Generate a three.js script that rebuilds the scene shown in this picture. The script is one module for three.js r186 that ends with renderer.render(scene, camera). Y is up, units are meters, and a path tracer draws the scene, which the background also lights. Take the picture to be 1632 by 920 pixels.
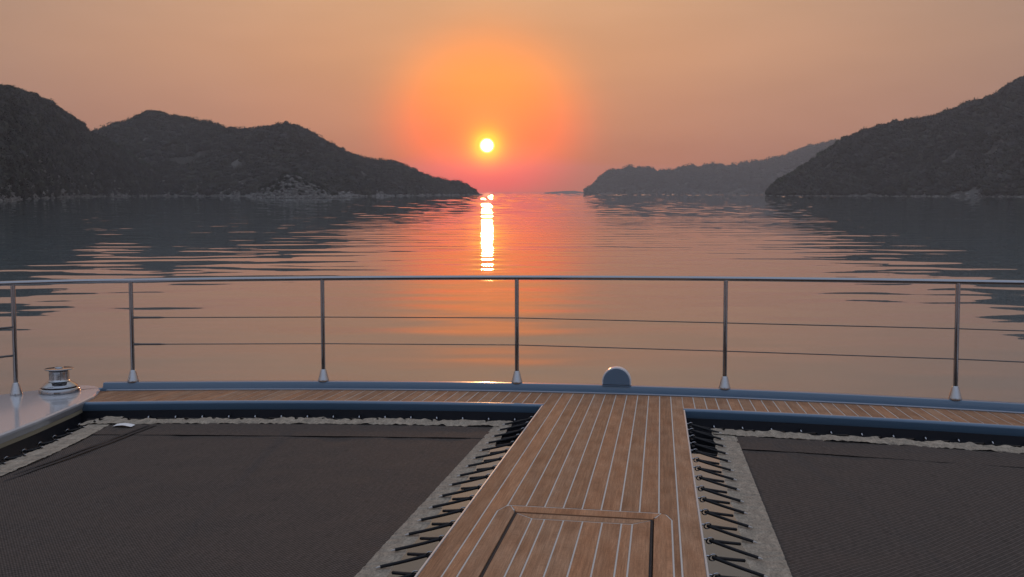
import * as THREE from 'three';
import { mergeGeometries } from 'three/addons/utils/BufferGeometryUtils.js';
import { ImprovedNoise } from 'three/addons/math/ImprovedNoise.js';

// ------------------------------------------------------------------ camera, sky, sun, exposure
const scene = new THREE.Scene();
const F = 1330, EYE = new THREE.Vector3(0, 3.4, 0);           // focal length in pixels of a 1632 x 920 picture; eye above the sea
const camera = new THREE.PerspectiveCamera(38.157, 1632 / 920, 0.1, 60000);
camera.position.copy(EYE);
camera.rotation.x = -THREE.MathUtils.degToRad(6.541);
camera.updateMatrixWorld(true);
const renderer = new THREE.WebGLRenderer();
renderer.toneMapping = THREE.LinearToneMapping;
renderer.toneMappingExposure = 1.0;
renderer.shadowMap.enabled = true;

const HAZE = 0.000185;                                         // per metre
const SUN = new THREE.Vector3(-0.0296, 0.0556, -0.998).normalize();
const lin = (c) => (c /= 255) <= 0.04045 ? c / 12.92 : Math.pow((c + 0.055) / 1.055, 2.4);
const clamp = (x, a = 0, b = 1) => Math.min(b, Math.max(a, x));
const step = (a, b, x) => { const t = clamp((x - a) / (b - a)); return t * t * (3 - 2 * t); };
const mix = (a, b, t) => a + (b - a) * t;
{
  // air colours by elevation (degrees), towards the sun, to its side, and away from it; overhead and aft rows brightened to fill the foreground
  const rows = (list) => list.map(([e, r, g, b]) => [e, lin(r), lin(g), lin(b)]);
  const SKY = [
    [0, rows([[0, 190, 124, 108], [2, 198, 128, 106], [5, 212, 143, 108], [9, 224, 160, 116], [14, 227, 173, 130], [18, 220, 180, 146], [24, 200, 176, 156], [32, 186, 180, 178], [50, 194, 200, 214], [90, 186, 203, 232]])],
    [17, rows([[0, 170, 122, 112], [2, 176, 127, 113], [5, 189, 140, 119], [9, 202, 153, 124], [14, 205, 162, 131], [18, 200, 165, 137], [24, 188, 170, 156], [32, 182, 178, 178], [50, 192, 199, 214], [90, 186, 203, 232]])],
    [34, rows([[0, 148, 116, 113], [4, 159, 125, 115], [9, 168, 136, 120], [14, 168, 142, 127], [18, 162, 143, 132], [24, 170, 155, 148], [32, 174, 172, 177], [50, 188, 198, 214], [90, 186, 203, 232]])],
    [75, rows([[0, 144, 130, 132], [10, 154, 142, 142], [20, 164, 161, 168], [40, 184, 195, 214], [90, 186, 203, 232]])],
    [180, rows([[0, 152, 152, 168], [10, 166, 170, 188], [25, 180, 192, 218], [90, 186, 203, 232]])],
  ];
  // what the haze over the bay takes from and adds to a line of sight, so that air beyond it and haze together make the colours above
  const through = (e) => Math.exp(-HAZE * Math.min(6800, 205 / Math.max(0.001, Math.sin(e * Math.PI / 180)))), GLOW = [0.235, 0.21, 0.24];
  const lerpG = (e) => e < 3 ? mix(0.15, 0.225, step(0.2, 3, e)) : mix(0.225, 0.39, step(3, 8.5, e));
  const W = 4096, H = 2048, data = new Float32Array(W * H * 4);
  const curve = (list, x, out) => {
    let i = 0; while (i < list.length - 2 && x > list[i + 1][0]) i++;
    const a = list[i], b = list[i + 1], t = step(a[0], b[0], x) * 0.35 + 0.65 * clamp((x - a[0]) / (b[0] - a[0]));
    for (let c = 0; c < 3; c++) out[c] = mix(a[c + 1], b[c + 1], t);
  };
  const cols = SKY.map((s) => { const t = new Float32Array(H * 3), o = [0, 0, 0]; for (let r = 0; r < H; r++) { curve(s[1], Math.max(0, (r + 0.5) / H * 180 - 90), o); t.set(o, r * 3); } return t; });
  const veil = new ImprovedNoise();
  const sunAz = Math.atan2(SUN.z, SUN.x), sunEl = Math.asin(SUN.y) * 180 / Math.PI;
  for (let r = 0; r < H; r++) {
    const elR = ((r + 0.5) / H - 0.5) * Math.PI, el = elR * 180 / Math.PI, ce = Math.cos(elR), se = Math.sin(elR);
    for (let q = 0; q < W; q++) {
      const az = ((q + 0.5) / W - 0.5) * 2 * Math.PI;
      let da = Math.abs(az - sunAz); if (da > Math.PI) da = 2 * Math.PI - da;
      const dd = da * 180 / Math.PI;
      let k = 0; while (k < SKY.length - 2 && dd > SKY[k + 1][0]) k++;
      const t = clamp((dd - SKY[k][0]) / (SKY[k + 1][0] - SKY[k][0])), o = (r * W + q) * 4;
      let R = mix(cols[k][r * 3], cols[k + 1][r * 3], t), G = mix(cols[k][r * 3 + 1], cols[k + 1][r * 3 + 1], t), B = mix(cols[k][r * 3 + 2], cols[k + 1][r * 3 + 2], t);
      if (dd < 30 && el > -1 && el < 30) {
        const th = Math.acos(clamp(ce * Math.cos(az) * SUN.x + se * SUN.y + ce * Math.sin(az) * SUN.z, -1, 1)) * 180 / Math.PI;
        // aureole of the hazy sun: wider above than below, where thicker air reddens and dims it
        const rr = Math.hypot(dd / 6.0, (el - sunEl - 2.0) / 5.0), g = Math.exp(-Math.pow(rr, 3.4)), low = step(0.2, 2.6, el);
        R = mix(R, 1.32, g); G = mix(G, lerpG(el), g); B = mix(B, 0.098, g);
        const h = Math.exp(-th / 1.5) * low; R += h * 0.3; G += h * 0.26; B += h * 0.03;
        const h2 = Math.exp(-Math.pow(th / 0.8, 1.6)); R += h2 * 0.8; G += h2 * 0.75; B *= 1 - 0.75 * h2;
        const disc = 1 - step(0.30, 0.46, th); R += disc * 9; G += disc * 7.5; B += disc * 4;
      }
      if (el > -0.5 && el < 45) {                                 // thin uneven layers of haze, all round
        const x = Math.cos(az) * 5, z = Math.sin(az) * 5, n = 1 + 0.035 * step(45, 20, el) * (veil.noise(x, el * 0.33, z) + 0.6 * veil.noise(x * 2.6, el * 1.1, z * 2.6)); R *= n; G *= n; B *= n;
      }
      const T = through(Math.max(0, el)), near = step(30, 18, el) * step(70, 40, dd); let c = 0;
      for (const x of [R, G, B]) { const y = Math.max(0.004, (x - GLOW[c] * (1 - T)) / T); data[o + c] = mix(x, y, near); c++; }
 data[o + 3] = 1;
    }
  }
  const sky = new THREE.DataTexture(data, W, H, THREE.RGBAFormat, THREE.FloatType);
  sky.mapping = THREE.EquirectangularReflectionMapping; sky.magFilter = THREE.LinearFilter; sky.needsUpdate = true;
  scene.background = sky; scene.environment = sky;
}
const sun = new THREE.DirectionalLight(new THREE.Color().setRGB(1, 0.5, 0.2), 0.5);
sun.position.copy(SUN).multiplyScalar(200); sun.castShadow = true; sun.shadow.radius = 1.5;
Object.assign(sun.shadow.camera, { left: -30, right: 30, top: 20, bottom: -20, near: 1, far: 400 });
scene.add(sun, sun.target);

// ------------------------------------------------------------------ helpers
let seed = 7;
const rnd = () => { seed = (seed + 0x6d2b79f5) | 0; let t = Math.imul(seed ^ (seed >>> 15), 1 | seed); t = (t + Math.imul(t ^ (t >>> 7), 61 | t)) ^ t; return ((t ^ (t >>> 14)) >>> 0) / 4294967296; };
const span = (a, b) => a + (b - a) * rnd();
const perlin = new ImprovedNoise(), noise = (x, y, z = 0.37) => perlin.noise(x, y, z);
const fbm = (x, y, n = 4, z = 0.37) => { let s = 0, a = 0.5; for (let i = 0; i < n; i++, x *= 2.03, y *= 2.03, a *= 0.5) s += a * noise(x, y, z + i * 7.1); return s; };
const rgb = (r, g, b) => new THREE.Color().setRGB(r, g, b);
const mat = (r, g, b, o = {}) => new THREE.MeshPhysicalMaterial({ color: rgb(r, g, b), roughness: 0.6, metalness: 0, side: THREE.DoubleSide, ...o });
const taken = {};
const numbered = (n) => { const k = taken[n] = (taken[n] ?? -1) + 1; return k ? `${n}_${String(k).padStart(3, '0')}` : n; };
function mesh(name, geometry, material, parent) {
  const m = new THREE.Mesh(geometry, material); m.name = parent ? name : numbered(name); m.castShadow = m.receiveShadow = true;
  (parent ?? scene).add(m); return m;
}
function part(name, parent) { const g = new THREE.Group(); g.name = name; parent.add(g); return g; }
const afloat = [];                                             // things of the yacht, built in the yacht's own axes, set down at the end
function thing(name, label, category, at = [0, 0, 0], group) {
  const g = new THREE.Group(); g.name = numbered(name); g.position.set(...at); g.userData = { label, category };
  if (group) g.userData.group = group;
  scene.add(g); return g;
}
function aboard(...a) { const g = thing(...a); afloat.push(g); return g; }
function structure(o) { o.userData.kind = 'structure'; return o; }
const V = (x, y, z) => new THREE.Vector3(x, y, z);
// a flat board with a polygon outline in x, z; texture coordinates in metres, along the grain
function board(poly, y0, y1, bevel = 0) {
  const n = poly.length; let area = 0;
  for (let i = 0; i < n; i++) { const a = poly[i], b = poly[(i + 1) % n]; area += a[0] * b[1] - b[0] * a[1]; }
  const p = area > 0 ? poly.slice().reverse() : poly.slice();   // seen from above (y up, z towards us) this runs anticlockwise
  const pos = [], uv = [], du = rnd() * 3, dv = rnd() * 3, put = (x, y, z, u, v) => { pos.push(x, y, z); uv.push(u + du, v + dv); };
  const inset = (d) => p.map((q, i) => {
    const a = p[(i + n - 1) % n], b = p[(i + 1) % n];
    let e1 = [q[0] - a[0], q[1] - a[1]], e2 = [b[0] - q[0], b[1] - q[1]];
    const l1 = Math.hypot(...e1) || 1, l2 = Math.hypot(...e2) || 1; e1 = e1.map((x) => x / l1); e2 = e2.map((x) => x / l2);
    const n1 = [e1[1], -e1[0]], n2 = [e2[1], -e2[0]], k = 1 + n1[0] * n2[0] + n1[1] * n2[1];
    return [q[0] - (n1[0] + n2[0]) * d / Math.max(k, 0.3), q[1] - (n1[1] + n2[1]) * d / Math.max(k, 0.3)];
  });
  const top = bevel ? inset(-bevel) : p;
  const tri = THREE.ShapeUtils.triangulateShape(top.map((q) => new THREE.Vector2(q[0], q[1])), []);
  for (const [a, b, c] of tri) {
    const A = top[a], Bq = top[b], C = top[c], cw = (Bq[0] - A[0]) * (C[1] - A[1]) - (Bq[1] - A[1]) * (C[0] - A[0]) > 0;
    for (const q of cw ? [A, C, Bq] : [A, Bq, C]) put(q[0], y1, q[1], q[1], q[0]);
  }
  const side = (lo, hi, ya, yb) => {
    for (let i = 0; i < n; i++) {
      const a = lo[i], b = lo[(i + 1) % n], c = hi[(i + 1) % n], d = hi[i];
      for (const [q, y] of [[a, ya], [b, ya], [c, yb], [a, ya], [c, yb], [d, yb]]) put(q[0], y, q[1], q[0] + q[1], y);
    }
  };
  if (bevel) side(p, top, y1 - bevel, y1);
  side(p, p, y0, y1 - bevel);
  const g = new THREE.BufferGeometry();
  g.setAttribute('position', new THREE.Float32BufferAttribute(pos, 3)); g.setAttribute('uv', new THREE.Float32BufferAttribute(uv, 2));
  g.computeVertexNormals(); return g;
}
// a section [a, y] swept along a plan curve: at(t) gives x, z and the horizontal outward direction
function sweep(section, at, n, closed = false) {
  const pos = [], idx = [], uv = [], m = section.length; let run = 0, old = null;
  for (let i = 0; i <= n; i++) {
    const { x, z, ox, oz } = at(i / n); if (old) run += Math.hypot(x - old[0], z - old[1]); old = [x, z];
    section.forEach(([a, y], j) => { pos.push(x + ox * a, y, z + oz * a); uv.push(run, j / m); });
  }
  const k = closed ? m : m - 1;
  for (let i = 0; i < n; i++) for (let j = 0; j < k; j++) { const a = i * m + j, b = i * m + (j + 1) % m; idx.push(a, b, a + m, b, b + m, a + m); }
  const g = new THREE.BufferGeometry();
  g.setAttribute('position', new THREE.Float32BufferAttribute(pos, 3)); g.setAttribute('uv', new THREE.Float32BufferAttribute(uv, 2)); g.setIndex(idx); g.computeVertexNormals(); return g;
}
const tube = (points, r, seg = points.length * 4, sides = 8) => new THREE.TubeGeometry(new THREE.CatmullRomCurve3(points.map((p) => (p.isVector3 ? p : V(...p)))), seg, r, sides);
const rod = (a, b, r, sides = 6, r2 = r) => {
  const A = V(...a), Bq = V(...b), d = Bq.clone().sub(A), g = new THREE.CylinderGeometry(r2, r, d.length(), sides);
  g.applyQuaternion(new THREE.Quaternion().setFromUnitVectors(V(0, 1, 0), d.clone().normalize())); const c = A.add(Bq).multiplyScalar(0.5); g.translate(c.x, c.y, c.z); return g;
};
function texture(w, h, f, srgb = true) {                        // f(u, v) gives r, g, b in 0..1
  const d = new Uint8Array(w * h * 4);
  for (let y = 0; y < h; y++) for (let x = 0; x < w; x++) { const c = f(x / w, y / h), o = (y * w + x) * 4; d[o] = clamp(c[0]) * 255; d[o + 1] = clamp(c[1]) * 255; d[o + 2] = clamp(c[2]) * 255; d[o + 3] = 255; }
  const t = new THREE.DataTexture(d, w, h); t.wrapS = t.wrapT = THREE.RepeatWrapping; t.magFilter = THREE.LinearFilter; t.minFilter = THREE.LinearMipmapLinearFilter;
  if (srgb) t.colorSpace = THREE.SRGBColorSpace; t.needsUpdate = true; return t;
}
// noise that repeats over 0..1
const wrapNoise = (u, v, fu, fv, z) => { const a = u * Math.PI * 2, b = v * Math.PI * 2; return 0.5 * (noise(Math.cos(a) * fu + 9 * z, Math.sin(a) * fu, Math.cos(b) * fv + z * 3.1) + noise(Math.sin(a) * fu + 3 * z, Math.cos(a) * fu + 5, Math.sin(b) * fv + z)); };
// a direction through the photograph's pixel grid, as a point at a given distance over the sea
const ray = (px, py) => V((px - 816) / F, -(py - 460) / F, -1).applyAxisAngle(V(1, 0, 0), camera.rotation.x);
const over = (px, py, far) => { const d = ray(px, py); return d.multiplyScalar(far / Math.hypot(d.x, d.z)).add(EYE); };

// ------------------------------------------------------------------ sea
{
  const waves = [];
  const add = (n, l0, l1, slope, spread, turn) => {
    for (let i = 0; i < n; i++) {
      const l = l0 * Math.pow(l1 / l0, (i + rnd()) / n), k = 2 * Math.PI / l, a = turn + (rnd() + rnd() + rnd() - 1.5) * spread;
      waves.push([k * Math.sin(a), k * Math.cos(a), slope * Math.SQRT2 / Math.sqrt(n) / k, rnd() * 6.283]);
    }
  };
  add(14, 0.6, 1.5, 0.0036, 0.6, 0.12); add(26, 1.5, 4.2, 0.0125, 0.42, -0.06); add(10, 4.2, 14, 0.0040, 0.45, 0.2); add(6, 18, 50, 0.0025, 0.6, -0.3);
  const fine = (x, z) => { // height, slope x, slope z; breeze comes and goes in patches
    const patch = 0.55 + 0.75 * clamp(0.5 + 1.1 * fbm(x * 0.011, z * 0.006, 3, 4.2)), d = Math.hypot(x, z);
    const az = Math.atan2(x, -z), streak = step(0.085, 0.12, az) * (1 - step(0.4, 0.45, az)) * (az < 0.31 ? step(1000, 1200, d) * (1 - step(2600, 2800, d)) : step(640, 700, d));
    const k = patch * mix(1, 9, streak) * mix(1, mix(0.72, 3.2, step(-0.07, -0.02, az) * (1 - step(0.04, 0.12, az))), step(110, 600, d));   // livelier where the bay opens to the sea
    let h = 0, sx = 0, sz = 0;
    for (const [kx, kz, A, p] of waves) { const w = kx * d * 0.0016, a = A / (1 + w * w), f = kx * x + kz * z + p, c = a * Math.cos(f); h += a * Math.sin(f); sx += kx * c; sz += kz * c; }
    return [h * k, sx * k, sz * k];
  };
  const radii = [0.5]; let r = 2; while (r < 9) { radii.push(r); r += 0.3; } while (r < 22) { radii.push(r); r += 0.06; }
  let th = EYE.y / r; while (th > EYE.y / 6400) { radii.push(EYE.y / th); th -= 1 / (835 * 3.6); } radii.push(6500);
  const turns = []; for (let a = -180; a < -44; a += 3) turns.push(a); for (let a = -44; a < 44; a += 0.105) turns.push(a); for (let a = 44; a < 180; a += 3) turns.push(a); turns.push(180);
  const nr = radii.length, nt = turns.length, pos = new Float32Array(nr * nt * 3), nor = new Float32Array(nr * nt * 3), idx = new Uint32Array((nr - 1) * (nt - 1) * 6);
  let o = 0;
  for (let i = 0; i < nr; i++) for (let j = 0; j < nt; j++, o += 3) {
    const a = turns[j] * Math.PI / 180, x = Math.sin(a) * radii[i], z = -Math.cos(a) * radii[i], [h, sx, sz] = fine(x, z), l = Math.hypot(sx, sz, 1);
    pos[o] = x; pos[o + 1] = h; pos[o + 2] = z; nor[o] = -sx / l; nor[o + 1] = 1 / l; nor[o + 2] = -sz / l;
  }
  o = 0;
  for (let i = 0; i < nr - 1; i++) for (let j = 0; j < nt - 1; j++) { const a = i * nt + j; idx.set([a, a + 1, a + nt, a + 1, a + nt + 1, a + nt], o); o += 6; }
  const g = new THREE.BufferGeometry(); g.setAttribute('position', new THREE.BufferAttribute(pos, 3)); g.setAttribute('normal', new THREE.BufferAttribute(nor, 3)); g.setIndex(new THREE.BufferAttribute(idx, 1));
  const sea = structure(mesh('sea', g, mat(0.09, 0.12, 0.125, { roughness: 0.02, ior: 2.3 })));
  sea.userData.label = 'calm rippled sea reflecting the orange sky'; 
}

// ------------------------------------------------------------------ hills, seen through haze
scene.fog = new THREE.FogExp2(rgb(1.0, 0.935, 0.91), HAZE);
const GROUND = mat(1, 1, 1, { roughness: 1, vertexColors: true, ior: 1.2 });
const SCRUB = mat(1, 1, 1, { roughness: 1, ior: 1.2 }), ROCK = mat(1, 1, 1, { roughness: 0.95, ior: 1.2 });
// a bush: lumpy lobes with ragged leaf-clump faces standing off them
function bush(lobes, tufts, s) {
  const parts = [];
  for (let i = 0; i < lobes; i++) {
    const g = new THREE.IcosahedronGeometry(1, 1), p = g.attributes.position, q = rnd() * 50;
    for (let k = 0; k < p.count; k++) { const f = 1 + 0.55 * noise(p.getX(k) * 1.9 + q, p.getY(k) * 1.9, p.getZ(k) * 1.9); p.setXYZ(k, p.getX(k) * f, p.getY(k) * f * 0.85, p.getZ(k) * f); }
    const k = i ? span(0.4, 0.75) : 0.85, a = rnd() * 6.28, d = i ? span(0.35, 0.7) : 0;
    g.scale(k * s, k * s, k * s); g.translate(Math.cos(a) * d * s, span(0.1, 0.6) * s, Math.sin(a) * d * s); g.deleteAttribute('uv'); parts.push(g);
  }
  const pos = [];
  for (let i = 0; i < tufts; i++) {
    const d = V(rnd() - 0.5, rnd() - 0.15, rnd() - 0.5).normalize().multiplyScalar(span(0.75, 1.25) * s); d.y += 0.25 * s;
    for (let k = 0; k < 3; k++) pos.push(d.x + span(-0.28, 0.28) * s, d.y + span(-0.25, 0.25) * s, d.z + span(-0.28, 0.28) * s);
  }
  const t = new THREE.BufferGeometry(); t.setAttribute('position', new THREE.Float32BufferAttribute(pos, 3)); t.computeVertexNormals(); parts.push(t);
  const all = mergeGeometries(parts.map((g) => g.index ? g.toNonIndexed() : g)); all.deleteAttribute('normal'); all.computeVertexNormals(); return all;
}
function stone() {
  const g = new THREE.IcosahedronGeometry(1, 1), p = g.attributes.position, q = rnd() * 50;
  for (let k = 0; k < p.count; k++) { const f = 1 + 0.7 * noise(p.getX(k) * 1.3 + q, p.getY(k) * 1.3, p.getZ(k) * 1.3); p.setXYZ(k, p.getX(k) * f, p.getY(k) * f * 0.7, p.getZ(k) * f); }
  g.computeVertexNormals(); return g;
}
const BUSHES = [bush(4, 60, 1), bush(5, 60, 1), bush(3, 60, 1)], STONES = [stone()];
function scatter(name, label, category, shapes, material, list) {
  const lists = shapes.map(() => []); list.forEach((e, i) => lists[i % shapes.length].push(e));
  const q = new THREE.Quaternion(), m = new THREE.Matrix4();
  lists.forEach((l, i) => {
    const im = new THREE.InstancedMesh(shapes[i], material, l.length); im.name = numbered(name); im.castShadow = im.receiveShadow = true;
    l.forEach(([p, s, sy, c], k) => { q.setFromAxisAngle(V(0, 1, 0), rnd() * 6.28); im.setMatrixAt(k, m.compose(p, q, V(s, s * sy, s))); im.setColorAt(k, c); });
    im.userData = { label, category, kind: 'stuff' }; scene.add(im);
  });
}
const lerpList = (list, x) => { let i = 0; while (i < list.length - 2 && x > list[i + 1][0]) i++; const a = list[i], b = list[i + 1]; return mix(a[1], b[1], clamp((x - a[0]) / (b[0] - a[0]))); };
// ridge: what the skyline looks like from here, [px, py]; crest / shore: distance of crest and of shoreline along it
function hill(name, label, o) {
  const { ridge, crest, shore } = o, x0 = ridge[0][0], x1 = ridge.at(-1)[0], nc = Math.round((x1 - x0) / (o.cell ?? 2)), nt = o.rows ?? 56, back = 0.55;
  const surface = (px, t) => {                                  // t: 0 at the waterline, 1 on the crest, on to 1 + back behind it
    const dC = lerpList(crest, px), dS = Math.min(lerpList(shore, px), dC - 6), top = over(px, lerpList(ridge, px) + (o.under ?? 0), dC), rise = Math.max(0.4, top.y);
    const d = t <= 1 ? mix(dS, dC, t) : dC + (dC - dS) * (t - 1) * 1.2, p = over(px, 400, d);
    const f = t <= 1 ? Math.pow(Math.sin(clamp(t) * Math.PI / 2), o.steep ?? 0.9) : Math.cos((t - 1) / back * Math.PI / 2);
    const s = o.scale ?? 1, gully = fbm(p.x / (70 * s), p.z / (70 * s), 5, 1.7 + (o.z ?? 0)), w = Math.sin(Math.PI * clamp(t, 0, 1)) ;
    const jut = t < 1 ? noise(p.x / (33 * s), p.z / (33 * s), 8.8) * 9 * s * (1 - t) : 0;   // an uneven shoreline
    p.add(V(p.x, 0, p.z).normalize().multiplyScalar(jut));
    p.y = -1.2 + (rise + 1.2) * f + w * rise * (0.42 * gully - 0.05) * (1 - 0.75 * Math.pow(clamp(t), 4)); return p;
  };
  const pos = [], col = [], idx = [], rows = nt + 12;
  for (let i = 0; i <= nc; i++) for (let j = 0; j <= rows; j++) {
    const t = j <= nt ? j / nt : 1 + (j - nt) / 12 * back, p = surface(mix(x0, x1, i / nc), t); pos.push(p.x, p.y, p.z);
    const s = o.scale ?? 1, n = fbm(p.x / 14, p.z / 9 + p.y / 7, 4, 5.5), rock = step(-0.02, 0.2, n + (o.rocky ?? 0)), beach = step(0.0, 0.5, (o.beach ?? 3.2) * s * (1 + 1.5 * noise(p.x / 11, p.z / 11, 2.2)) - p.y);
    const k = Math.max(rock * 0.55, beach), m = 0.8 + 0.5 * fbm(p.x / 3, p.z / 3 + p.y / 2, 2, 9);
    const wet = p.y < 0.35 ? 0.35 : 1;
    col.push(mix(0.07, 0.2, k) * m * wet, mix(0.066, 0.19, k) * m * wet, mix(0.056, 0.175, k) * m * wet);
  }
  for (let i = 0; i < nc; i++) for (let j = 0; j < rows; j++) { const a = i * (rows + 1) + j; idx.push(a, a + rows + 1, a + 1, a + 1, a + rows + 1, a + rows + 2); }
  const g = new THREE.BufferGeometry(); g.setAttribute('position', new THREE.Float32BufferAttribute(pos, 3)); g.setAttribute('color', new THREE.Float32BufferAttribute(col, 3)); g.setIndex(idx); g.computeVertexNormals();
  const m = structure(mesh(name, g, GROUND)); m.userData.label = label;
  const plants = [], rocks = [];
  for (let i = 0; i < o.plants; i++) {
    const px = span(x0, x1), t = Math.pow(rnd(), o.lean ?? 0.8) * 1.08, p = surface(px, t), c = fbm(p.x / 30, p.z / 22, 3, 6.6);
    if (p.y < 1.5 || c < span(-0.34, 0.06)) continue;
    const s = (o.size ?? 2.2) * Math.exp(span(-0.75, 0.55)) * (c > 0.15 ? 1.2 : 1), v = Math.exp(span(-0.6, 0.5)); p.y -= s * 0.25;
    plants.push([p, s, span(0.7, 1.15), rgb(0.042 * v, 0.042 * v, 0.036 * v * span(0.85, 1.15))]);
  }
  for (let i = 0; i < (o.crestPlants ?? 0); i++) {               // the uneven fringe of low trees along the skyline
    const px = span(x0, x1), c = noise(px / 9, 3.3, 1.1) + 0.5 * noise(px / 3.1, 7.7, 2.1); if (c < span(-0.45, 0.3)) continue;
    const p = surface(px, span(0.985, 1.01)), s = (o.size ?? 2.2) * 1.25 * Math.exp(span(-0.6, 0.55)), v = span(0.6, 1.3); if (p.y < 2) continue;
    plants.push([p, s, span(0.8, 1.3), rgb(0.032 * v, 0.04 * v, 0.024 * v)]);
  }
  for (let i = 0; i < (o.stones ?? 0); i++) {
    const px = span(x0, x1), t = Math.pow(rnd(), 2.6) * (o.stonesUp ?? 0.5), p = surface(px, t); if (p.y < -0.6) p.y = span(-0.2, 0.3);
    const v = span(0.55, 1.25); rocks.push([p, (o.stoneSize ?? 1) * Math.exp(span(-0.6, 0.9)), span(0.6, 1.1), rgb(0.19 * v, 0.18 * v, 0.165 * v).multiplyScalar(o.stoneTone ?? 1)]);
  }
  if (plants.length) scatter('scrub', o.scrubLabel, 'scrub', [BUSHES[Math.round(x0 + 160) % 3]], SCRUB, plants);
  if (rocks.length) scatter('shore_rocks', o.rockLabel, 'rocks', [STONES[0]], ROCK, rocks);
  return surface;
}
const RIDGE_LEFT = [[-160, 168], [-80, 152], [0, 148], [18, 148.4], [31, 146.5], [40, 148.5], [61, 155], [80, 165], [104, 176.6], [122, 190], [138, 201], [150, 211], [163, 220], [190, 236], [225, 258], [265, 284], [300, 304], [315, 311]];
const RIDGE_MID = [[90, 250], [130, 228], [150, 217], [162, 214], [172, 212.7], [190, 205.7], [208, 199.5], [227, 192], [239, 186.7], [251, 182.7], [266, 185.8], [285, 190], [306, 196], [334, 198], [352, 203.5], [365, 208.8], [377, 209], [395, 212.7], [410, 212.4], [429, 209.7], [444, 205], [462, 202], [482, 206], [503, 218], [525, 232], [546, 242], [561, 251], [583, 256.5], [604, 259.6], [632, 262], [647, 268.8], [672, 279.5], [687, 286], [711, 291.7], [733, 294], [748, 301], [758, 306], [768, 310.5]];
const RIDGE_FAR = [[933, 308], [945, 297], [958, 284], [967, 276.7], [990, 273.5], [1012, 270.4], [1039, 274], [1050, 278], [1070, 275.8], [1093, 270], [1115, 268.6], [1142, 266], [1155, 269.5], [1187, 264], [1214, 261.4], [1241, 254.7], [1259, 245.7], [1272, 240], [1299, 233], [1326, 228.7], [1370, 222], [1430, 226], [1500, 236]];
const RIDGE_RIGHT = [[1222, 308.5], [1236, 297], [1254, 284], [1277, 272.6], [1299, 254.7], [1321, 241], [1342, 226.5], [1357, 219], [1375, 212], [1407, 203], [1447, 196.4], [1483, 191], [1505, 182], [1541, 168], [1573, 157.4], [1591, 143.5], [1617, 130.5], [1632, 126], [1680, 104], [1740, 92], [1830, 96]];
const RIDGE_ISLET = [[414, 313], [417, 304], [420, 299], [429, 297], [441, 290], [449, 283.5], [457, 278.6], [467, 277.6], [481, 279.6], [488, 285.5], [503, 291], [513, 296], [522, 302], [530, 308], [543, 312], [556, 314]];
hill('far_hill', 'hazy headland far across the bay right of the sun', { ridge: RIDGE_FAR, crest: [[933, 3000], [1500, 3400]], shore: [[933, 2900], [1100, 2750], [1500, 2600]], scale: 3, size: 7, plants: 9000, crestPlants: 900, under: 1.6, beach: 0.4, z: 3, cell: 2.5, scrubLabel: 'hazy scrub on the far headland' });
const rightHill = hill('wooded_hill', 'dark wooded hillside rising to the right edge', { ridge: RIDGE_RIGHT, crest: [[1222, 1050], [1400, 1150], [1632, 1180], [1830, 1180]], shore: [[1222, 1030], [1300, 970], [1450, 890], [1632, 830], [1830, 800]], scale: 1.4, size: 3, plants: 36000, crestPlants: 1900, under: 2.6, beach: 0.5, z: 7, stones: 500, stonesUp: 0.03, stoneSize: 0.8, scrubLabel: 'dark scrub and low trees on the right hillside', rockLabel: 'pale rocks along the right shore' });
const leftHill = hill('wooded_hill', 'scrub-covered hill with a pale rocky shore filling the left edge', { ridge: RIDGE_LEFT, crest: [[-160, 660], [0, 720], [160, 900], [315, 985]], shore: [[-160, 340], [0, 410], [60, 560], [130, 800], [220, 900], [315, 970]], size: 2.3, plants: 24000, crestPlants: 800, under: 3, beach: 2.2, rocky: 0.03, stones: 2600, stonesUp: 0.22, stoneSize: 1.1, scrubLabel: 'dark scrub covering the hill at the left edge', rockLabel: 'pale rocks along the shore of the left hill' });
const midHill = hill('wooded_hill', 'long scrub-covered hill sloping down to a point under the sun', { ridge: RIDGE_MID, crest: [[90, 1150], [300, 1150], [460, 1120], [650, 1250], [768, 1420]], shore: [[90, 990], [300, 900], [420, 800], [560, 800], [650, 980], [768, 1400]], size: 2.9, plants: 34000, crestPlants: 2300, under: 3, beach: 1.9, z: 2, rocky: -0.02, stones: 3000, stonesUp: 0.1, stoneSize: 1.1, scrubLabel: 'dark scrub covering the long hill left of the sun', rockLabel: 'pale rocks along the shore of the long hill' });
const islet = hill('rocky_islet', 'small rocky islet in front of the long hill', { ridge: RIDGE_ISLET, crest: [[414, 560], [556, 590]], shore: [[414, 545], [470, 520], [530, 540], [556, 575]], size: 0.9, plants: 900, crestPlants: 60, lean: 0.5, under: 1.5, beach: 4, rocky: 0.2, z: 5, cell: 1, rows: 30, stones: 2200, stonesUp: 1, stoneSize: 0.6, stoneTone: 0.95, scrubLabel: 'dark bushes on top of the rocky islet', rockLabel: 'pale grey boulders heaped over the rocky islet' });
hill('far_hill', 'faint low island on the horizon just right of the sun', { ridge: [[868, 307], [885, 305.5], [900, 304.6], [914, 304.2], [925, 305.6], [936, 307]], crest: [[868, 6100], [936, 6100]], shore: [[868, 5900], [936, 5900]], scale: 8, plants: 0, beach: 0, rows: 10, cell: 3 });

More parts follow.
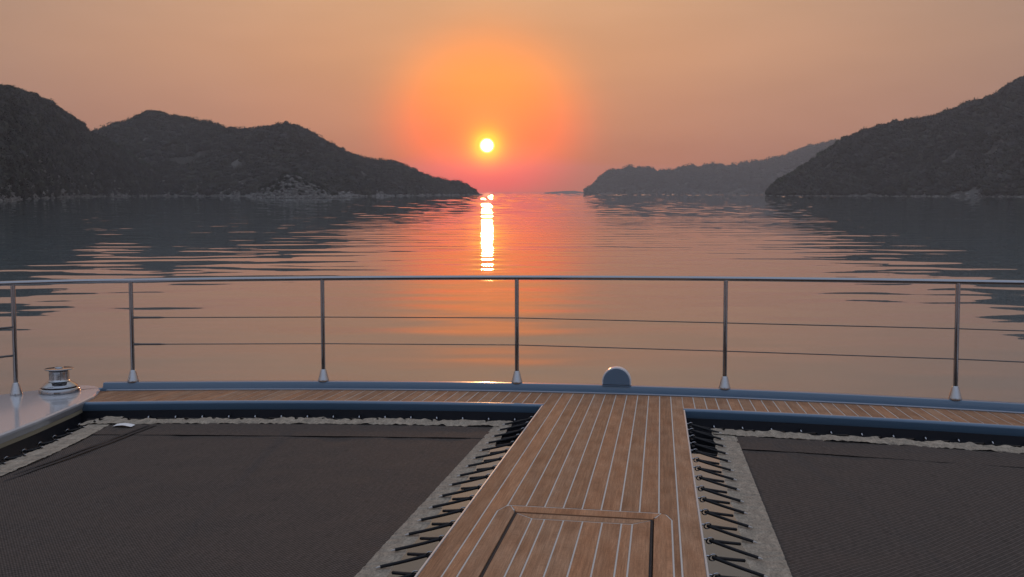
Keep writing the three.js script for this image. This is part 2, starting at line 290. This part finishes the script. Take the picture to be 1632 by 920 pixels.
// trees that stand out on the skyline, each with trunk and crown
{
  const bark = mat(0.05, 0.04, 0.03, { roughness: 1 });
  const crowns = [bush(6, 120, 1), bush(5, 110, 1), bush(7, 130, 1)], leaf = mat(0.03, 0.037, 0.024, { roughness: 1, ior: 1.2 });
  const tree = (surface, px, h, w, label, kind) => {
    const p = surface(px, 0.995), t = thing('hill_tree', label, 'tree', [p.x, p.y - 0.6, p.z], 'trees standing out on the skyline');
    mesh('trunk', tube([[0, 0, 0], [0.1 * w, h * 0.35, 0], [-0.06 * w, h * 0.75, 0.1]], 0.16 * Math.sqrt(h / 4), 8, 6), bark, t);
    const c = mesh('crown', crowns[kind % 3], leaf, t); c.scale.set(w / 2, h * 0.34, w / 2); c.position.set(0, h * 0.62, 0); c.rotation.y = kind * 1.7;
  };
  tree(midHill, 550, 10.5, 5, 'lone small tree on the downhill skyline left of the sun', 0);
  tree(midHill, 559, 7.5, 4.5, 'low tree just downhill of the lone skyline tree', 1);
  tree(midHill, 247, 8.5, 7, 'left tree of the pair on the summit of the second hill', 2);
  tree(midHill, 257, 8, 6.5, 'right tree of the pair on the summit of the second hill', 3);
  tree(midHill, 303, 7.5, 4.5, 'small tree on the shoulder right of the second summit', 4);
  tree(midHill, 374, 8, 7, 'round tree in the dip before the third summit', 5);
  tree(midHill, 462, 9, 7, 'tree on the summit of the third hill above the islet', 6);
  tree(midHill, 632, 8, 6, 'tree on the low ridge between the lone tree and the point', 7);
  tree(midHill, 731, 7, 5, 'last small tree before the tip of the point', 8);
  tree(leftHill, 31, 6, 6, 'tree on the summit of the leftmost hill', 9);
  tree(leftHill, 54, 4.5, 4.5, 'tree just right of the leftmost summit', 10);
  tree(rightHill, 1494, 9, 9, 'broad tree on the right skyline halfway up the slope', 11);
  tree(rightHill, 1606, 9, 8, 'tree high on the right skyline near the edge', 12);
  tree(rightHill, 1541, 8, 7, 'tree on the right skyline above the broad tree', 13);
}

// ------------------------------------------------------------------ the yacht, in its own axes: x to starboard, y up, z aft; the eye stands 1.5 m above the deck at x = z = 0
const MID = -0.43, PITCH = 0.108;
const toe = (x) => -8.43 + 0.0285 * (x - MID) ** 2 - 0.00012 * (x - MID) ** 4 * (x < MID ? 1 : 0.4);
const inner = (x) => -7.8 + 0.0262 * (x - MID) ** 2;
const WALK = [MID - 0.648, MID + 0.648], PORT = -5.72, STAR = 4.86;
const GELCOAT = mat(0.42, 0.43, 0.45, { roughness: 0.16, clearcoat: 0.5, clearcoatRoughness: 0.05 });
const PAINT = mat(0.095, 0.165, 0.245, { roughness: 0.3, clearcoat: 0.35, clearcoatRoughness: 0.1 });
const TRIM = mat(0.5, 0.47, 0.44, { roughness: 0.4 });
const SHADE_DARK = mat(0.012, 0.014, 0.02, { roughness: 0.45 });  // near-black: shade below the deck edges put into the colour
const CAULK = mat(0.56, 0.52, 0.47, { roughness: 0.75 });
const STEEL = mat(0.36, 0.36, 0.37, { roughness: 0.08, metalness: 1 });
const SATIN = mat(0.47, 0.48, 0.49, { roughness: 0.26, metalness: 1 });
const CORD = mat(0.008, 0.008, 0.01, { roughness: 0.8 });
const DARKWIRE = mat(0.13, 0.125, 0.125, { roughness: 0.35, metalness: 1 });
const grain = texture(1024, 256, (u, v) => {
  const w = wrapNoise(u, v, 0.5, 1.2, 2) * 0.4, a = wrapNoise(u, v + w * 0.06, 0.7, 9, 1), b = wrapNoise(u, v, 3, 26, 3), c = wrapNoise(u, v, 1.2, 1.6, 5), d = wrapNoise(u, v, 14, 40, 6);
  const k = 0.86 + 0.15 * a + 0.14 * b + 0.09 * c + 0.12 * d; return [k, k * (0.985 + 0.05 * c), k * (0.97 + 0.09 * c)];
});
grain.repeat.set(1 / 1.6, 1 / 0.4);
const TEAK = [[0.235, 0.122, 0.074], [0.215, 0.116, 0.072], [0.255, 0.130, 0.077], [0.225, 0.126, 0.082], [0.205, 0.108, 0.066], [0.24, 0.134, 0.086]].map((c) => mat(c[0] * 2.0, c[1] * 2.0, c[2] * 1.8, { roughness: 0.8, map: grain, bumpMap: grain, bumpScale: 0.0006, ior: 1.3 }));
const teak = () => TEAK[Math.floor(rnd() * TEAK.length)];
const G = 0.0045;                                              // half the seam between planks

const yacht = aboard('catamaran', 'catamaran foredeck with a teak walkway running to the curved crossbeam', 'catamaran');
{
  const deck = part('teak_deck', yacht), REAR = 0.9;
  // pale caulking under the planks, with the hatch left open
  const arc = (f, a, b, n) => Array.from({ length: n + 1 }, (_, i) => { const x = mix(a, b, i / n); return [x, f(x)]; });
  const HX = [-0.83, 0.0], HZ = [-4.61, -3.34];
  mesh('caulking', board([...arc(toe, PORT, STAR, 40), ...arc(inner, STAR, WALK[1], 16), [WALK[1], HZ[0]], [WALK[0], HZ[0]], ...arc(inner, WALK[0], PORT, 18)], -0.06, -0.0025), CAULK, deck);
  for (const [a, b] of [[WALK[0], HX[0]], [HX[1], WALK[1]]]) mesh('caulking', board([[a, HZ[0]], [b, HZ[0]], [b, HZ[1]], [a, HZ[1]]], -0.06, -0.0025), CAULK, deck);
  mesh('caulking', board([[WALK[0], HZ[1]], [WALK[1], HZ[1]], [WALK[1], REAR], [WALK[0], REAR]], -0.06, -0.0025), CAULK, deck);
  const plank = (poly) => mesh('plank', board(poly, -0.02, span(-0.0006, 0.0006), 0.0012), teak(), deck);
  for (let k = -49; k <= 48; k++) {
    let a = MID + k * PITCH + G, b = MID + (k + 1) * PITCH - G; if (b < PORT + 0.03 || a > STAR) continue; a = Math.max(a, PORT);
    if (k < -6 || k > 5) { plank([[a, toe(a) + 0.012], [b, toe(b) + 0.012], [b, inner(b) - 0.002], [a, inner(a) - 0.002]]); continue; }
    const front = [[a, toe(a) + 0.012], [b, toe(b) + 0.012]];
    if (k === -6 || k === 5) { const e = k === -6 ? [WALK[0] + 0.001, b] : [a, WALK[1] - 0.001]; plank([[e[0], toe(a) + 0.012], [e[1], toe(b) + 0.012], [e[1], REAR], [e[0], REAR]]); continue; }
    if (k === -5) { plank([...front, [b, -4.70], [-0.872, -4.672], [-0.901 - G, -4.583], [-0.901 - G, HZ[1] + 0.1], [b, HZ[1] + 0.12], [b, REAR], [a, REAR]]); continue; }
    if (k === 4) { plank([...front, [b, REAR], [a, REAR], [a, HZ[1] + 0.12], [0.072 + G, HZ[1] + 0.1], [0.072 + G, -4.583], [0.045, -4.672], [a, -4.70]]); continue; }
    plank([...front, [b, -4.69 - 0.007], [a, -4.69 - 0.007]]); plank([[a, HZ[1] + 0.11 + G], [b, HZ[1] + 0.11 + G], [b, REAR], [a, REAR]]);
  }
  // margin boards round the hatch
  const r = HZ[1], m = 0.0035;
  plank([[-0.901 + G, -4.583], [-0.868, -4.664], [-0.845, -4.688], [-0.8 - m, -4.577], [-0.8 - m, r], [-0.901 + G, r + 0.1]]);
  plank([[-0.838, -4.69 + 0.007], [0.008, -4.69 + 0.007], [-0.034, -4.582], [-0.793, -4.582]]);
  plank([[0.016, -4.688], [0.04, -4.664], [0.072 - G, -4.583], [0.072 - G, r + 0.1], [-0.027 + m, r], [-0.027 + m, -4.577]]);
  plank([[-0.79, r + 0.006], [-0.035, r + 0.006], [0.06, r + 0.104], [-0.89, r + 0.104]]);
  // hatch lid
  const hatch = part('hatch_lid', yacht), lid = (poly) => mesh('plank', board(poly, -0.02, 0.0004, 0.0012), teak(), hatch);
  const A = -0.783, Bx = -0.043, C = -4.557, D = r - 0.014;
  mesh('caulking', board([[A, C], [Bx, C], [Bx, D], [A, D]], -0.05, -0.0025), CAULK, hatch);
  lid([[A + 0.004, C], [Bx - 0.004, C], [-0.139 - 0.004, -4.476 - 0.007], [-0.688 + 0.004, -4.476 - 0.007]]);
  lid([[A, C + 0.008], [-0.688 - G, -4.476], [-0.688 - G, D], [A, D]]);
  lid([[Bx, C + 0.008], [Bx, D], [-0.139 + G, D], [-0.139 + G, -4.476]]);
  const xs = [-0.688, -0.617, -0.512, -0.407, -0.301, -0.197, -0.139];
  for (let i = 0; i < 6; i++) lid([[xs[i] + G, -4.476 + 0.006], [xs[i + 1] - G, -4.476 + 0.006], [xs[i + 1] - G, D], [xs[i] + G, D]]);
  for (const q of [[[-0.8, -4.581], [-0.03, -4.581], [-0.03, C - 0.001], [-0.8, C - 0.001]], [[-0.8, C], [A - 0.001, C], [A - 0.001, D], [-0.8, D]], [[Bx + 0.001, C], [-0.03, C], [-0.03, D], [Bx + 0.001, D]]]) mesh('groove_shade', board(q, -0.04, -0.006), CORD, hatch);  // dark strips added in the groove, painted shade round the lid
  const well = part('hatch_well', yacht);                        // the dark box under the lid
  mesh('well_wall', board([[-0.829, -4.609], [-0.001, -4.609], [-0.001, r - 0.001], [-0.829, r - 0.001]], -0.28, -0.07), SHADE_DARK, well);

  // crossbeam: bull-nosed painted edge aft, face under it near-black, the shade put into its colour
  const beam = part('crossbeam', yacht), along = (f, a, b, sgn) => (t) => { const x = mix(a, b, t), e = 0.01, s = (f(x + e) - f(x - e)) / (2 * e), l = Math.hypot(1, s); return { x, z: f(x), ox: -s / l * sgn, oz: 1 / l * sgn }; };
  const nose = []; for (let i = 0; i <= 8; i++) { const a = i / 8 * Math.PI * 0.58; nose.push([0.022 + 0.022 * Math.sin(a), -0.018 + 0.022 * Math.cos(a)]); }
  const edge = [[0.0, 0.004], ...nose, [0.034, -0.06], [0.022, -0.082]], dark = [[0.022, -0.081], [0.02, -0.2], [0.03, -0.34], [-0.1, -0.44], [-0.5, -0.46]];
  for (const [a, b] of [[PORT + 0.2, WALK[0]], [WALK[1], STAR]]) {
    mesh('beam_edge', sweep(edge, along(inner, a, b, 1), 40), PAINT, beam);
    mesh('beam_face', sweep(dark, along(inner, a, b, 1), 40), SHADE_DARK, beam);
  }
  mesh('beam_core', board([...arc((x) => toe(x) - 0.08, PORT, STAR, 30), ...arc((x) => inner(x) - 0.02, STAR, PORT, 30)], -0.42, -0.064), SHADE_DARK, beam);
  // toe rail: upright painted face, narrow top, pale bead at its foot
  const rail = part('toe_rail', yacht);
  mesh('rail_face', sweep([[0.0, -0.01], [0.0, 0.02], [-0.012, 0.074], [-0.018, 0.081], [-0.028, 0.084], [-0.085, 0.084], [-0.097, 0.08], [-0.1, 0.07], [-0.1, -0.2]], along(toe, -5.70, STAR, 1), 60), PAINT, rail);
  mesh('foot_bead', sweep([[0.0, -0.001], [0.01, 0.0], [0.016, 0.007], [0.01, 0.013], [0.0, 0.015]], along(toe, -5.66, STAR, 1), 60), mat(0.3, 0.33, 0.38, { roughness: 0.35 }), rail);
  mesh('rail_end', board([[-5.70, toe(-5.7) + 0.004], [-5.70, toe(-5.7) - 0.094], [-5.93, toe(-5.7) + 0.15], [-5.88, toe(-5.7) + 0.2]], -0.05, 0.03, 0.01), PAINT, rail);
  // walkway sides: pale edge trim over a dark girder
  const girder = part('walkway_girder', yacht);
  for (const s of [0, 1]) {
    const x = WALK[s], d = s ? 1 : -1;
    mesh('edge_trim', board([[x + d * 0.001, inner(x) + 0.075], [x + d * 0.012, inner(x) + 0.07], [x + d * 0.012, REAR], [x + d * 0.001, REAR]], -0.02, 0.003, 0.002), TRIM, girder);
    mesh('girder_side', board([[x, inner(x) + 0.04], [x + d * 0.008, inner(x) + 0.04], [x + d * 0.008, REAR], [x, REAR]], -0.3, -0.022), mat(0.03, 0.04, 0.055, { roughness: 0.4 }), girder);
  }
  mesh('girder_bottom', board([[WALK[0] + 0.02, -7.7], [WALK[1] - 0.02, -7.7], [WALK[1] - 0.02, REAR], [WALK[0] + 0.02, REAR]], -0.32, -0.28), SHADE_DARK, girder);
  // bows: white gelcoat side decks with a rounded fore end, on hulls that reach down into the sea
  const outline = [[-5.05, 0.9], [-4.95, -3.0], [-5.0, -5.0], [-5.08, -5.66], [-5.19, -6.2], [-5.375, -6.92], [-5.51, -7.34], [-5.60, -7.52], [-5.68, -7.66], [-5.76, -7.765], [-5.87, -7.84], [-5.98, -7.865], [-6.075, -7.854], [-6.17, -7.77], [-6.27, -7.55], [-6.42, -7.27], [-6.75, -6.6], [-7.1, -5.4], [-7.3, -3.5], [-7.35, 0.9]];
  for (const s of [0, 1]) {
    const o = s ? outline.map(([x, z]) => [2 * MID - x, z]) : outline, hull = part('hull', yacht), cx = s ? 2 * MID + 6.15 : -6.15;
    mesh('side_deck', board(o, 0.0, 0.03, 0.012), GELCOAT, hull);
    const ring = (a, ya, b, yb) => { const p = [], n = a.length; for (let i = 0; i < n; i++) { const j = (i + 1) % n; for (const [q, y] of [[a[i], ya], [a[j], ya], [b[j], yb], [a[i], ya], [b[j], yb], [b[i], yb]]) p.push(q[0], y, q[1]); } const g = new THREE.BufferGeometry(); g.setAttribute('position', new THREE.Float32BufferAttribute(p, 3)); g.computeVertexNormals(); return g; };
    mesh('deck_edge', ring(o.map(([x, z]) => [mix(cx, x, 0.998), z]), 0.0, o.map(([x, z]) => [mix(cx, x, 0.97), z + 0.02]), -0.058), GELCOAT, hull);
    const low = o.map(([x, z]) => [mix(cx, x, 0.955), z + 0.03]);
    mesh('hull_side', board(low, -2.9, -0.1), SHADE_DARK, hull);  // shade under the deck lip painted into the hull colour
    mesh('rubbing_strip', board(o.map(([x, z]) => [mix(cx, x, 0.968), z + 0.024]), -0.095, -0.06), mat(0.3, 0.27, 0.19, { roughness: 0.5 }), hull);
  }
}

// deckhouse behind the viewer, mirrored in the polished steel: white front, raked dark windows, overhanging roof
{
  const house = part('deckhouse', yacht), glass = mat(0.01, 0.011, 0.013, { roughness: 0.06 });
  mesh('foredeck', board([[-4.95, 0.92], [4.1, 0.92], [4.1, 8], [-4.95, 8]], -0.4, 0.0), GELCOAT, house);
  const front = (y0, y1, z0, z1, x0, x1) => { const g = new THREE.BoxGeometry(x1 - x0, y1 - y0, 0.12), p = g.attributes.position; for (let i = 0; i < p.count; i++) p.setZ(i, p.getZ(i) + (p.getY(i) > 0 ? z1 : z0)); g.translate((x0 + x1) / 2, (y0 + y1) / 2, 0); g.computeVertexNormals(); return g; };
  mesh('wall', front(0.002, 1.15, 2.3, 2.5, -4.6, 3.75), GELCOAT, house);
  for (let i = 0; i < 5; i++) { const a = -4.55 + i * 1.654; mesh('window', front(1.152, 2.55, 2.5, 3.3, a, a + 1.6), glass, house); }
  const roof = new THREE.BoxGeometry(8.9, 0.16, 5.4); roof.translate(MID, 2.64, 5.2); mesh('roof', roof, GELCOAT, house);
  for (const x of [-4.56, 3.7]) { const w = new THREE.BoxGeometry(0.1, 2.5, 4.4); w.translate(x, 1.3, 5.6); mesh('side_wall', w, GELCOAT, house); }
}

// half-round plate on the toe rail ahead of the walkway
{
  const t = aboard('bow_plate', 'blue half-round plate standing on the toe rail ahead of the walkway', 'deck fitting', [MID, 0.08, toe(MID) - 0.05]);
  const shape = (r, h) => { const s = new THREE.Shape(); s.moveTo(-r, 0); s.lineTo(-r, h); s.absarc(0, h, r, Math.PI, 0, true); s.lineTo(r, 0); s.closePath(); return s; };
  const body = new THREE.ExtrudeGeometry(shape(0.133, 0.028), { depth: 0.10, bevelEnabled: false, curveSegments: 24 }); body.translate(0, 0.018, -0.05); mesh('plate_body', body, PAINT, t);
  const rim = shape(0.145, 0.028); rim.holes.push(shape(0.1335, 0.028)); const rg = new THREE.ExtrudeGeometry(rim, { depth: 0.085, bevelEnabled: true, bevelSize: 0.002, bevelThickness: 0.002, bevelSegments: 1, curveSegments: 24 }); rg.translate(0, 0.016, -0.055); mesh('rim', rg, mat(0.72, 0.72, 0.72, { roughness: 0.2 }), t);
  const foot = new THREE.BoxGeometry(0.28, 0.012, 0.098); foot.translate(0, 0.006, 0); mesh('foot', foot, PAINT, t);
}

// guard rail round the bows
{
  const fence = aboard('guard_rail', 'stainless steel guard rail with two wires round the bow', 'railing');
  const out = (x) => toe(x) - 0.056, H = 1.08, B0 = 0.084;
  const feet = [[-6.28, -7.22, 0.03], [-5.43, out(-5.43), B0], [-3.48, out(-3.48), B0], [-1.455, out(-1.455), B0], [0.635, out(0.635), B0], [2.68, out(2.68), B0], [4.72, out(4.72), B0]];
  const topY = (x) => 1.177 - 0.0013 * (x - MID) ** 2 * (x < MID ? 1 : 0.6);
  const pts = [[-7.32, 1.12, -4.6], [-7.0, 1.125, -5.7], [-6.62, 1.135, -6.55], [-6.28, 1.14, -7.22], [-5.92, 1.142, -7.62]]; for (let x = -5.43; x < 5.0; x += 0.5) pts.push([x, topY(x), out(x)]);
  mesh('top_rail', tube(pts, 0.0235, 240, 14), STEEL, fence);
  for (const [x, z, y] of [...feet, [-7.05, -5.55, 0.03]]) {
    const top = y > 0.05 ? topY(x) : 1.135, s = part('stanchion', fence); s.position.set(x, y, z);
    mesh('post', rod([0, 0.1, 0], [0, top - y, 0], 0.021, 14), STEEL, s);
    const g = new THREE.LatheGeometry([[0.056, 0], [0.058, 0.012], [0.054, 0.02], [0.029, 0.118], [0.0225, 0.126]].map((q) => new THREE.Vector2(...q)), 20); mesh('socket', g, SATIN, s);
  }
  for (const h of [0.655, 0.375]) {
    const w = feet.slice(1).map(([x, z, y]) => [x, y + h + (x > 0 ? 0.0 : 0.02), z]), wire = part('wire', fence);
    for (let i = 0; i < w.length - 1; i++) mesh('strand', rod(w[i], w[i + 1], 0.0055, 6), DARKWIRE, wire);
    const a = V(...w[0]), b = V(...w[1]), d = b.clone().sub(a).normalize(), at = (k) => a.clone().addScaledVector(d, k).toArray();
    mesh('turnbuckle', mergeGeometries([rod(at(0.015), at(0.07), 0.013, 8), rod(at(0.07), at(0.3), 0.0105, 8), rod(at(0.3), at(0.34), 0.0075, 8)]), DARKWIRE, wire);
    const port = part('wire', fence), c = [-6.28, h + 0.05, -7.22], e = [-7.05, h + 0.03, -5.55];
    mesh('strand', rod(c, e, 0.0055, 6), DARKWIRE, port); const ce = V(...e).sub(V(...c)).normalize();
    mesh('turnbuckle', rod(c, V(...c).addScaledVector(ce, 0.2).toArray(), 0.011, 8), DARKWIRE, port);
  }
}

// capstan on the port bow
{
  const t = aboard('capstan', 'polished steel capstan with flanged drum on the white port bow', 'capstan', [-5.98, 0.03, -7.45]);
  const lathe = (name, list, m = STEEL) => mesh(name, new THREE.LatheGeometry(list.map((q) => new THREE.Vector2(...q)), 40), m, t);
  lathe('base_ring', [[0.0, 0.0], [0.186, 0.0], [0.19, 0.006], [0.187, 0.03], [0.178, 0.044], [0.165, 0.048], [0.0, 0.048]]);
  lathe('skirt', [[0.0, 0.052], [0.16, 0.052], [0.165, 0.058], [0.162, 0.066], [0.14, 0.084], [0.112, 0.1], [0.098, 0.112], [0.0, 0.112]]);
  lathe('drum', [[0.1, 0.112], [0.092, 0.12], [0.088, 0.135], [0.087, 0.175], [0.088, 0.205], [0.092, 0.218], [0.0, 0.218]], SATIN);
  for (let i = 0; i < 8; i++) { const a = i / 8 * 6.283; mesh('drum_rib', rod([Math.cos(a) * 0.087, 0.122, Math.sin(a) * 0.087], [Math.cos(a) * 0.087, 0.214, Math.sin(a) * 0.087], 0.0045, 6), STEEL, t); }
  lathe('top_flange', [[0.09, 0.218], [0.118, 0.226], [0.13, 0.232], [0.132, 0.237], [0.126, 0.241], [0.06, 0.245], [0.0, 0.245]]);
  lathe('cap', [[0.04, 0.245], [0.038, 0.254], [0.03, 0.259], [0.0, 0.26]]);
}

// trampolines, laced to crossbeam, walkway and hulls
{
  const weave = texture(512, 512, (u, v) => {
    const n = 32, a = Math.sin(u * n * 6.283), b = Math.sin(v * n * 6.283), c = Math.sin((u + v) * n * 3.1416) * 0.5, k = 0.66 + 0.22 * a * b + 0.15 * c + 0.14 * wrapNoise(u, v, 5, 5, 2) + 0.1 * wrapNoise(u, v, 22, 22, 4); return [k, k, k];
  });
  weave.repeat.set(1 / 0.62, 1 / 0.62);
  const dust = texture(512, 512, (u, v) => { const k = 0.82 + 0.22 * wrapNoise(u, v, 1.5, 1.5, 3) + 0.2 * wrapNoise(u, v, 6, 6, 1) + 0.22 * wrapNoise(u, v, 24, 24, 5); return [k, k, k]; });
  dust.repeat.set(1 / 0.5, 1 / 0.5);
  const NET = mat(0.142, 0.114, 0.098, { roughness: 0.85, map: weave, bumpMap: weave, bumpScale: 0.0015, ior: 1.35 });
  const HEM = mat(0.43, 0.36, 0.275, { roughness: 0.9, map: dust }), WHITE = mat(0.75, 0.75, 0.75, { roughness: 0.6 });
  const SAG = -0.1;
  // a patch of cloth between four edge curves, wrinkled by amp
  const cloth = (P, nu, nv, amp, freq = 9, lift = 0, across = false) => {
    const pos = [], uv = [], idx = [];
    for (let j = 0; j <= nv; j++) for (let i = 0; i <= nu; i++) { const p = P(i / nu, j / nv), w = amp ? amp * (fbm(p[0] * freq, p[2] * freq, 3, 2.5) + 0.4 * noise(p[0] * freq * 3, p[2] * freq * 2, 4) + (across ? 0.9 * noise(p[0] * 7, p[2] * 27 + p[0] * 9, 6.1) : 0)) : 0; pos.push(p[0], p[1] + w + lift, p[2]); uv.push(p[0], p[2]); }
    for (let j = 0; j < nv; j++) for (let i = 0; i < nu; i++) { const a = j * (nu + 1) + i; idx.push(a, a + nu + 1, a + 1, a + 1, a + nu + 1, a + nu + 2); }
    const g = new THREE.BufferGeometry(); g.setAttribute('position', new THREE.Float32BufferAttribute(pos, 3)); g.setAttribute('uv', new THREE.Float32BufferAttribute(uv, 2)); g.setIndex(idx); g.computeVertexNormals(); return g;
  };
  const ringShape = new THREE.TorusGeometry(0.019, 0.0042, 6, 16), stud = new THREE.CylinderGeometry(0.006, 0.006, 0.03, 6).rotateZ(Math.PI / 2);
  const hullLine = [[-7.6, -5.6], [-6.92, -5.375], [-6.2, -5.19], [-5.66, -5.08], [-5.0, -5.0], [-3.0, -4.95], [2, -4.95]];
  for (const side of [-1, 1]) {
    const t = aboard('trampoline', side < 0 ? 'dark mesh trampoline left of the walkway with a white tag in its far corner' : 'dark mesh trampoline right of the walkway', 'trampoline', [0, 0, 0], 'trampolines between the hulls');
    const X = (x) => side < 0 ? x : 2 * MID - x, REAR = 0.8;    // built to port, mirrored to starboard
    const near = side < 0 ? [-1.295, -1.43] : [X(0.445), X(0.625)];   // outer and inner side of the walkway hem
    const hullX = (z) => lerpList(hullLine, z), far = [(z) => hullX(z) + 0.27 + 0.04 * step(-7, -4, z), (z) => hullX(z) + 0.45 + 0.05 * step(-7, -4, z)];
    const frontA = (x) => inner(x) + 0.40, frontB = (x) => inner(x) + 0.62;
    const zf = -6.95, band = 0.42;
    const sag = (u, v) => SAG - 0.055 * Math.sin(Math.PI * u) * Math.sin(Math.PI * clamp(v * 1.0));
    const panel = (v0, v1) => (u, v) => {                         // u from hull to walkway, v from front to rear
      const w = mix(v0, v1, v), z0 = mix(zf + 0.25, REAR, w), xa = far[1](z0), x = mix(xa, near[1], u), z = mix(frontB(x), REAR, w);
      return [X(x), sag(u, w), z];
    };
    const cut = band / 7.9;
    mesh('mesh_panel', cloth(panel(cut, 1), 70, 110, 0.014, 1.7), NET, t);
    mesh('mesh_panel', cloth(panel(-0.004, cut + 0.003), 60, 6, 0.006, 3, 0.006), NET, t);
    mesh('hem', cloth((u, v) => { const z = mix(frontA(near[0]) - 0.02, REAR, v), x = mix(near[1] - 0.012, near[0] + 0.006 * Math.sin(z * 26), u); return [X(x), SAG + 0.008, z]; }, 6, 620, 0.006, 14, 0, true), HEM, t);
    mesh('hem', cloth((u, v) => { const x = mix(far[0](-7.0) + 0.02, near[0] - 0.01, u); return [X(x), SAG + 0.011 + 0.012 * v * (1 - v), mix(frontA(x) + 0.012 * Math.sin(x * 25), frontB(x) + 0.012, v)]; }, 260, 8, 0.03, 8), HEM, t);
    mesh('hem', cloth((u, v) => { const z = mix(-6.98, REAR, v), x = mix(far[0](z) + 0.006 * Math.sin(z * 26), far[1](z) + 0.012, u); return [X(x), SAG + 0.009, z]; }, 6, 500, 0.006, 14, 0, true), HEM, t);
    // lacing along the walkway
    const lace = (ring, turnY, ends) => {
      const r = part('lacing', t); const rg = mesh('ring', ringShape, STEEL, r); rg.position.set(...ring); rg.rotation.y = turnY; rg.rotation.x = 0.35;
      for (const e of ends) {
        const m = [mix(ring[0], e[0], 0.55), mix(ring[1], e[1], 0.5) - 0.004, mix(ring[2], e[2], 0.55)];
        mesh('cord', tube([ring, m, e], 0.0088, 8, 5), CORD, r);
      }
      const e = ends[1], k = V(...e).sub(V(...ring)).normalize(), tip = V(...e).addScaledVector(k, 0.022);
      mesh('cord_end', rod(e, tip.toArray(), 0.0055, 6, 0.003), TRIM, r);
    };
    const wx = side < 0 ? WALK[0] - 0.045 : X(WALK[1] + 0.048), hx = near[0], z0 = side < 0 ? -5.392 : -5.607;
    for (let k = -9; k < 24; k++) {
      const z = z0 + 0.24 * k + span(-0.008, 0.008); if (z < frontA(hx) + 0.0 || z > -0.5) continue;
      mesh('ring_stud', stud, STEEL, t).position.set(X(wx + 0.025), -0.034, z);
      lace([X(wx), -0.04, z], 0.3, [[X(hx + 0.012), SAG - 0.002, z - 0.15], [X(hx - 0.055), SAG + 0.02, z + 0.095]]);
    }
    // hooks and lacing along the crossbeam
    for (let x = -1.35; x > hullX(-7) + 0.3; x -= 0.25) {
      const z = inner(x) + 0.024, hx0 = X(x);
      const h = mesh('hook', tube([[hx0, -0.135, z], [hx0, -0.14, z + 0.03], [hx0 + 0.003, -0.158, z + 0.036], [hx0, -0.172, z + 0.022]], 0.009, 12, 6), STEEL, t);
      mesh('cord', tube([[hx0, -0.165, z + 0.03], [hx0 + 0.03, -0.13, mix(z, frontA(x), 0.5)], [hx0 + 0.06, SAG + 0.022, frontA(x) + 0.05]], 0.0088, 8, 5), CORD, t);
      mesh('cord', tube([[hx0, -0.165, z + 0.03], [hx0 - 0.05, -0.14, mix(z, frontA(x), 0.5)], [hx0 - 0.11, SAG + 0.0, frontA(x) - 0.004]], 0.0088, 8, 5), CORD, t);
    }
    // rings and lacing along the hull
    for (let z = -6.85; z < -0.5; z += 0.24) {
      const hx0 = hullX(z), a = [X(hx0 + 0.06), -0.16, z];
      lace(a, 1.2, [[X(far[0](z) - 0.01), SAG, z - 0.1], [X(far[0](z) + 0.05), SAG + 0.02, z + 0.13]]);
      mesh('ring_stud', stud, STEEL, t).position.set(X(hx0 + 0.035), -0.16, z);
    }
    if (side < 0) {
      for (const dx of [0, 0.055]) mesh('seam', cloth((u, v) => { const z = mix(-6.68, REAR, v); return [-4.47 + dx + mix(-0.014, 0.014, u), sag(0.15, v) + 0.013, z]; }, 2, 60, 0.003, 3), CORD, t);
      mesh('tag', cloth((u, v) => [mix(-4.77, -4.59, u) + 0.02 * v, SAG + 0.016 + 0.012 * Math.sin(u * 3.1), mix(-6.65, -6.56, v)], 8, 3, 0.004, 8), WHITE, t);
    }
  }
}

// set the yacht down: heading and trim of the vessel, eye at (0, 1.5, 0) in its axes
{
  const R = V(0.98453, 0.012193, 0.174789), U = V(-0.001133, 0.997998, -0.063239), A = V(-0.17521, 0.062063, 0.982573);
  const m = new THREE.Matrix4().makeBasis(R, U, A), at = EYE.clone().addScaledVector(U, -1.5); m.setPosition(at);
  for (const o of afloat) { o.updateMatrix(); o.applyMatrix4(m); }
}

renderer.render(scene, camera);
